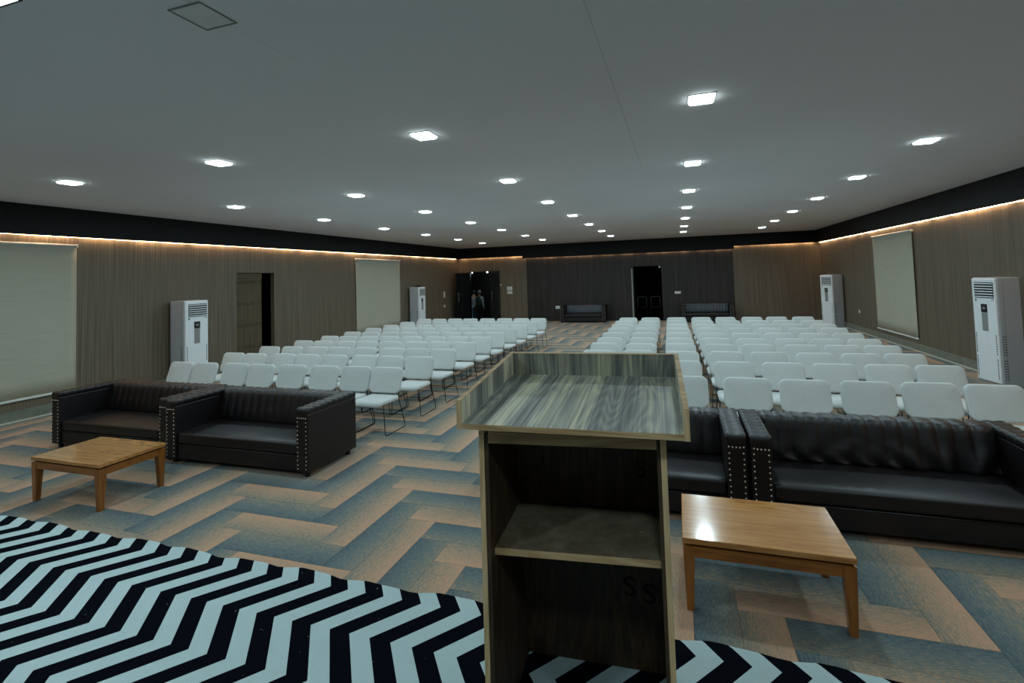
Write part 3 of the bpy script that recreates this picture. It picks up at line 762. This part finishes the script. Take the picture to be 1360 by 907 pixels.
# ------------------------------------------------------------------ floor standing air conditioners
def make_ac(label, W=0.52, D_=0.40, H=1.735):
    # origin: floor, middle of the front; front faces -y
    t_ = thing('air_conditioner', label, 'air conditioner', group='tall white air conditioners along the walls')
    build('cabinet', BX(-W/2, 0.03, 0.0, W/2, D_, H, bev=0.012, seg=2), 'acw', t_)
    build('front_panel', BX(-W/2+0.012, 0.0, 0.03, W/2-0.012, 0.035, H-0.012, bev=0.016, seg=3), 'acw2', t_)
    vx0, vx1, vz0, vz1 = -W/2+0.075, W/2-0.045, H-0.335, H-0.075
    g_ = build('air_outlet', BX(vx0, -0.006, vz0, vx1, 0.004, vz1), 'acdark', t_)
    n = 6
    for k_ in range(n):
        z = vz0+(vz1-vz0)*(k_+0.5)/n
        build('louvre', BX(vx0+0.003, -0.016, z-0.0085, vx1-0.003, -0.004, z+0.0085, bev=0.003, seg=1), 'acw2', g_)
    build('display', BX(-0.065, -0.007, H-0.575, 0.065, 0.002, H-0.435, bev=0.004, seg=1), 'acdark', t_)
    build('display_mark', BX(-0.028, -0.009, H-0.52, 0.028, -0.006, H-0.485), 'acgrey', t_)
    build('control_panel', BX(-0.062, -0.005, H-0.88, 0.062, 0.002, H-0.58, bev=0.003, seg=1), 'acgrey', t_)
    build('sticker', BX(vx0, -0.003, vz0-0.055, vx0+0.03, 0.002, vz0-0.02), 'sticker', t_)
    build('badge', BX(vx1-0.055, -0.003, vz0-0.035, vx1-0.005, 0.002, vz0-0.018), 'acgrey', t_)
    for sx in (-1, 1):
        bm = bmesh.new()
        for q_ in range(3):
            for k_ in range(16):
                z = 0.10+k_*0.042+(0.05 if k_ > 7 else 0)
                if q_ == 0: box(bm, sx*(W/2-0.05)-0.006, -0.003, z, sx*(W/2-0.05)+0.006, 0.001, z+0.03)
                else:
                    y = 0.055+0.03*(q_-1); box(bm, sx*W/2-0.003, y, z, sx*W/2+0.003, y+0.014, z+0.016)
        o = build('vent_slots', bm, 'acdark', t_); o['kind'] = 'stuff'
        build('corner_groove', BX(sx*(W/2)-0.002, 0.10, 0.06, sx*(W/2)+0.002, 0.105, H-0.06), 'acgrey', t_)
    build('plinth', BX(-W/2+0.01, 0.02, 0.0, W/2-0.01, 0.03, 0.03), 'acgrey', t_)
    return t_
# left wall: front faces +x
a1_ = make_ac('white air conditioner at the left wall beside the old brown door'); a1_.location = (-9.47, 7.49, 0); a1_.rotation_euler = (0, 0, PI/2)
a2_ = dup(a1_, (-9.47, 16.66, 0), PI/2, 'white air conditioner at the left wall near the glass entrance, small black thing on top')
def ac_at(B, C, label):
    v = Vector((B[0]-C[0], B[1]-C[1], 0)); an = math.atan2(v.y, v.x); m_ = ((B[0]+C[0])/2, (B[1]+C[1])/2, 0)
    return dup(a1_, m_, an, label)
ac_at((4.80, 18.10), (4.564, 18.56), 'white air conditioner in the far right corner, beside the right blind')
ac_at((4.86, 9.68), (4.785, 10.19), 'white air conditioner cut by the right edge of the picture')
bm = bmesh.new(); box(bm, -0.12, -0.08, 0, 0.12, 0.08, 0.03, bev=0.01); box(bm, 0.0, -0.05, 0.03, 0.09, 0.05, 0.075, bev=0.012); box(bm, -0.09, -0.03, 0.03, -0.03, 0.03, 0.05, bev=0.008)
tag(build('speaker', bm, 'foot', loc=(-9.63, 16.62, 1.735)), 'small black device lying on top of the air conditioner near the entrance', 'device')

# ------------------------------------------------------------------ roller blinds
def blind(label, x, y0, y1, z0, z1, s_):
    t_ = thing('roller_blind', label, 'blind', (x, (y0+y1)/2, 0), 0, 'roller blinds on the side walls'); h = (y1-y0)/2
    bm = bmesh.new(); n = 24; fr_ = []
    for i_ in range(n+1):
        y = -h+2*h*i_/n; ring = []
        for j_ in range(11):
            z = z0+(z1-z0)*j_/10; ring.append(bm.verts.new((s_*(0.022+0.006*math.sin(i_*0.7+j_*0.4)*(1-j_/10)), y, z)))
        fr_.append(ring)
    for A, B in zip(fr_, fr_[1:]):
        for j_ in range(10): bm.faces.new((A[j_], B[j_], B[j_+1], A[j_+1]))
    o = build('cloth', bm, 'blind', t_, smooth=True); md = o.modifiers.new('t', 'SOLIDIFY'); md.thickness = 0.004
    build('bottom_rail', BX(min(s_*0.012, s_*0.036), -h, z0-0.03, max(s_*0.012, s_*0.036), h, z0+0.005, bev=0.004, seg=1), 'rail', t_)
    bm = bmesh.new(); cyl(bm, (s_*0.025, -h, z1+0.01), (s_*0.025, h, z1+0.01), 0.020, 12); build('roller', bm, 'rail', t_, smooth=True)
    for e_ in (-1, 1): build('bracket', BX(min(0.0, s_*0.05), e_*h-0.008, z1-0.02, max(0, s_*0.05), e_*h+0.008, z1+0.036), 'rail', t_)
    bm = bmesh.new(); tube(bm, [(s_*0.03, -h-0.02, z1), (s_*0.03, -h-0.02, z0+0.9)], 0.004, 5); build('pull_chain', bm, 'foot', t_)
blind('large beige roller blind at the left edge, behind the far left sofa', XL, 3.20, 5.66, 0.345, 2.78, 1)
blind('beige roller blind on the left wall beyond the old brown door', XL, 13.26, 15.85, 0.32, 2.74, 1)
blind('beige roller blind on the right wall', XR, 13.24, 15.60, 0.30, 2.77, -1)

# ------------------------------------------------------------------ switches, sockets, notices
def plate(name, label, cat, loc, rz, w_, h_, kind):
    t_ = thing(name, label, cat, loc, rz)
    build('cover_plate', BX(-w_/2, -0.012, -h_/2, w_/2, 0, h_/2, bev=0.003, seg=1), 'white', t_)
    if kind == 'switch':
        n = max(1, int(w_/0.06))
        for k_ in range(n):
            x = -w_/2+w_*(k_+0.5)/n; build('rocker', BX(x-w_/n*0.35, -0.017, -h_*0.32, x+w_/n*0.35, -0.011, h_*0.32, bev=0.002, seg=1), 'white', t_)
    else:
        bm = bmesh.new()
        for x, z in ((0, 0.022), (-0.02, -0.014), (0.02, -0.014)): cyl(bm, (x, -0.0125, z), (x, -0.0122, z), 0.007, 8)
        build('socket_holes', bm, 'acdark', t_)
plate('control_panel', 'white upright control plate on the left wall near the glass entrance', 'switch', (XL+0.001, 19.44, 1.32), PI/2, 0.14, 0.26, 'switch')
plate('wall_socket', 'small white socket low on the left wall near the glass entrance', 'socket', (XL+0.001, 19.44, 0.81), PI/2, 0.15, 0.11, 'socket')
plate('light_switch', 'wide white switch plate on the dark wall right of the dark doorway', 'switch', (-0.04, YF-0.031, 1.145), 0, 0.24, 0.10, 'switch')
plate('wall_socket', 'white socket plate on the dark wall beside the left far sofa', 'socket', (-5.13, YF-0.031, 0.60), 0, 0.20, 0.13, 'socket')
plate('wall_socket', 'small white socket on the right wall next to the far air conditioner', 'socket', (XR-0.001, 17.0, 0.62), -PI/2, 0.12, 0.09, 'socket')
plate('exit_button', 'tiny white button plate high beside the glass entrance', 'switch', (-7.80, YF-0.001, 1.66), 0, 0.06, 0.07, 'switch')
for (z0, z1, lab) in ((1.40, 1.57, 'upper paper notice on the far wall right of the glass entrance'), (1.24, 1.36, 'lower paper notice on the far wall right of the glass entrance')):
    n_ = thing('paper_notice', lab, 'notice', (-7.37, YF, z0), 0, 'paper notices by the entrance')
    build('sheet', BX(-0.125, -0.004, 0, 0.125, -0.001, z1-z0), 'paper', n_)
    bm = bmesh.new()
    for k_ in range(3): box(bm, -0.09, -0.0046, 0.03+k_*(z1-z0-0.05)/3, 0.09-0.03*k_, -0.004, 0.036+k_*(z1-z0-0.05)/3)
    o = build('print_lines', bm, 'acgrey', n_)

# ------------------------------------------------------------------ lobby: lamps and two people walking away
def lobby_lamp(label, x, y, z, r_, e_):
    t_ = thing('lobby_lamp', label, 'lamp', (x, y, z), 0, 'lobby lamps')
    bm = bmesh.new(); bmesh.ops.create_uvsphere(bm, u_segments=12, v_segments=8, radius=r_); build('bulb', bm, 'lobby_lamp', t_, smooth=True)
    bm = bmesh.new(); cyl(bm, (0, 0, r_*0.8), (0, 0, 2.75-z), 0.008, 6); build('stem', bm, 'steel', t_)
    ld = bpy.data.lights.new('lobby_point', 'POINT'); ld.energy = e_; ld.shadow_soft_size = r_; ld.color = (0.85, 0.95, 1)
    lo = bpy.data.objects.new('lamp', ld); COL.objects.link(lo); lo.parent = t_; lo.location = (0, 0, -r_*1.6)
lobby_lamp('bright lamp hanging inside the glass entrance', -9.10, 22.5, 2.30, 0.042, 14.0)
lobby_lamp('small lamp at the top left inside the glass entrance', -9.83, 22.3, 2.29, 0.028, 4.0)

def skin_obj(name, pts, edges, radii, mat, parent, sub=1):
    me = bpy.data.meshes.new(name); me.from_pydata(pts, edges, []); me.materials.append(M[mat])
    o = bpy.data.objects.new(name, me); COL.objects.link(o); o.parent = parent
    sk = o.modifiers.new('skin', 'SKIN'); sk.use_smooth_shade = True
    for i_, r_ in enumerate(radii): me.skin_vertices[0].data[i_].radius = r_ if isinstance(r_, tuple) else (r_, r_)
    me.skin_vertices[0].data[0].use_root = True
    sb = o.modifiers.new('sub', 'SUBSURF'); sb.levels = sub; sb.render_levels = sub
    return o
def person(label, loc, rz, top, vest, legs, hair, stride=0.16):
    """figure facing +y in its own frame"""
    p = thing('person', label, 'person', loc, rz, 'people walking away in the lobby')
    s_ = stride
    P = [(0, 0, .90), (0, .01, 1.05), (0, .0, 1.22), (0, .0, 1.35), (0, .02, 1.43), (0, .05, 1.50), (0, .055, 1.58), (0, .05, 1.64),
         (.17, .0, 1.33), (.22, -.02, 1.08), (.23, .05, .84), (.23, .07, .76), (-.17, .0, 1.33), (-.22, .02, 1.08), (-.24, .02, .84), (-.24, .04, .76),
         (.09, 0, .86), (.10, s_*0.6+.03, .47), (.10, s_*0.9, .09), (.11, s_*0.9+.15, .03),
         (-.09, 0, .86), (-.10, -s_*0.2+.04, .47), (-.10, -s_, .10), (-.11, -s_+.14, .03)]
    E_ = [(0, 1), (1, 2), (2, 3), (3, 4), (4, 5), (5, 6), (6, 7), (3, 8), (8, 9), (9, 10), (10, 11), (3, 12), (12, 13), (13, 14), (14, 15), (0, 16), (16, 17), (17, 18), (18, 19), (0, 20), (20, 21), (21, 22), (22, 23)]
    R_ = [(.14, .10), (.13, .09), (.14, .10), (.13, .085), .05, .068, .085, .05, .055, .043, .033, .03, .055, .043, .033, .03, .082, .057, .038, .036, .082, .057, .038, .036]
    skin_obj('body', P, E_, R_, 'skin', p, 2)
    q = [0, 1, 2, 3, 8, 9, 10, 12, 13, 14]
    def subset(ids, grow, name, mat):
        mp = {a_: i_ for i_, a_ in enumerate(ids)}
        ed = [(mp[a_], mp[b_]) for a_, b_ in E_ if a_ in mp and b_ in mp]
        rr = [tuple(x+grow for x in R_[a_]) if isinstance(R_[a_], tuple) else R_[a_]+grow for a_ in ids]
        return skin_obj(name, [P[a_] for a_ in ids], ed, rr, mat, p, 2)
    subset([0, 1, 2, 3, 8, 9, 10, 12, 13, 14], 0.014, 'shirt', top)
    if vest: subset([0, 1, 2, 3, 8, 12], 0.062, 'vest', vest)
    subset([0, 16, 17, 18, 20, 21, 22], 0.022, 'trousers', legs)
    for i_ in (18, 22):
        x, y, z = P[i_]; build('shoe', BX(x-.045, y-.07, 0.0, x+.045, y+.20, .085, bev=.03, seg=2), 'foot', p, smooth=True)
    bm = bmesh.new(); bmesh.ops.create_uvsphere(bm, u_segments=14, v_segments=10, radius=0.098)
    for v in bm.verts:
        if v.co.y > 0.03 and v.co.z < 0.04: v.co.y = 0.03+(v.co.y-0.03)*0.3
        if v.co.z < -0.04: v.co.z = -0.04+(v.co.z+0.04)*0.5
    build('hair', bm, hair, p, smooth=True, loc=(0, .035, 1.60))
    for sx in (-1, 1):
        bm = bmesh.new(); bmesh.ops.create_uvsphere(bm, u_segments=8, v_segments=6, radius=0.028); xf(bm, Matrix.Scale(0.5, 4, (1, 0, 0))); build('ear', bm, 'skin', p, smooth=True, loc=(sx*.092, .05, 1.56))
        for k_ in range(4):
            bm = bmesh.new(); hx = sx*(.23 if sx > 0 else .24); tube(bm, [(hx, .035+.018*k_, .75), (hx, .04+.02*k_, .71-(.008 if k_ in (1, 2) else 0)), (hx-sx*.012, .045+.02*k_, .675-(.008 if k_ in (1, 2) else 0))], .0085, 6); build('finger', bm, 'skin', p, smooth=True)
        bm = bmesh.new(); tube(bm, [(hx, .075, .79), (hx-sx*.01, .105, .75), (hx-sx*.012, .11, .72)], .010, 6); build('thumb', bm, 'skin', p, smooth=True)
    bm = bmesh.new(); bmesh.ops.create_cone(bm, cap_ends=True, segments=8, radius1=.018, radius2=.005, depth=.05); xf(bm, Matrix.Rotation(-PI/2, 4, 'X')); build('nose', bm, 'skin', p, smooth=True, loc=(0, .150, 1.56))
    return p
person('person in a dark green vest and pale sleeves walking away inside the glass entrance', (-9.50, 22.3, -0.30), 0, 'shirt', 'vest', 'trousers', 'hair_grey')
person('person in a white shirt and light blue jeans, half hidden behind the open glass door', (-9.98, 22.75, -0.30), math.radians(25), 'shirt', None, 'jeans', 'hair_black', 0.10)

# two dark chairs dimly seen in the back room
for i_, (x, lab) in enumerate(((-1.62, 'dark chair dimly seen through the dark doorway, left one'), (-1.02, 'dark chair dimly seen through the dark doorway, right one'))):
    t_ = thing('dark_chair', lab, 'chair', (x, 22.4, 0), 0, 'dark chairs in the back room')
    build('seat', BX(-.22, 0, .42, .22, .42, .46, bev=.015), 'foot', t_)
    bm = bmesh.new(); tube(bm, fillet([(-.2, .40, .46), (-.2, .46, .90), (.2, .46, .90), (.2, .40, .46)], .05), .012, 6); build('backrest', bm, 'acgrey', t_, smooth=True)
    for sx in (-.2, .2):
        for y in (.03, .40): bm = bmesh.new(); tube(bm, [(sx, y, 0), (sx, y, .43)], .011, 6); build('leg', bm, 'foot', t_)
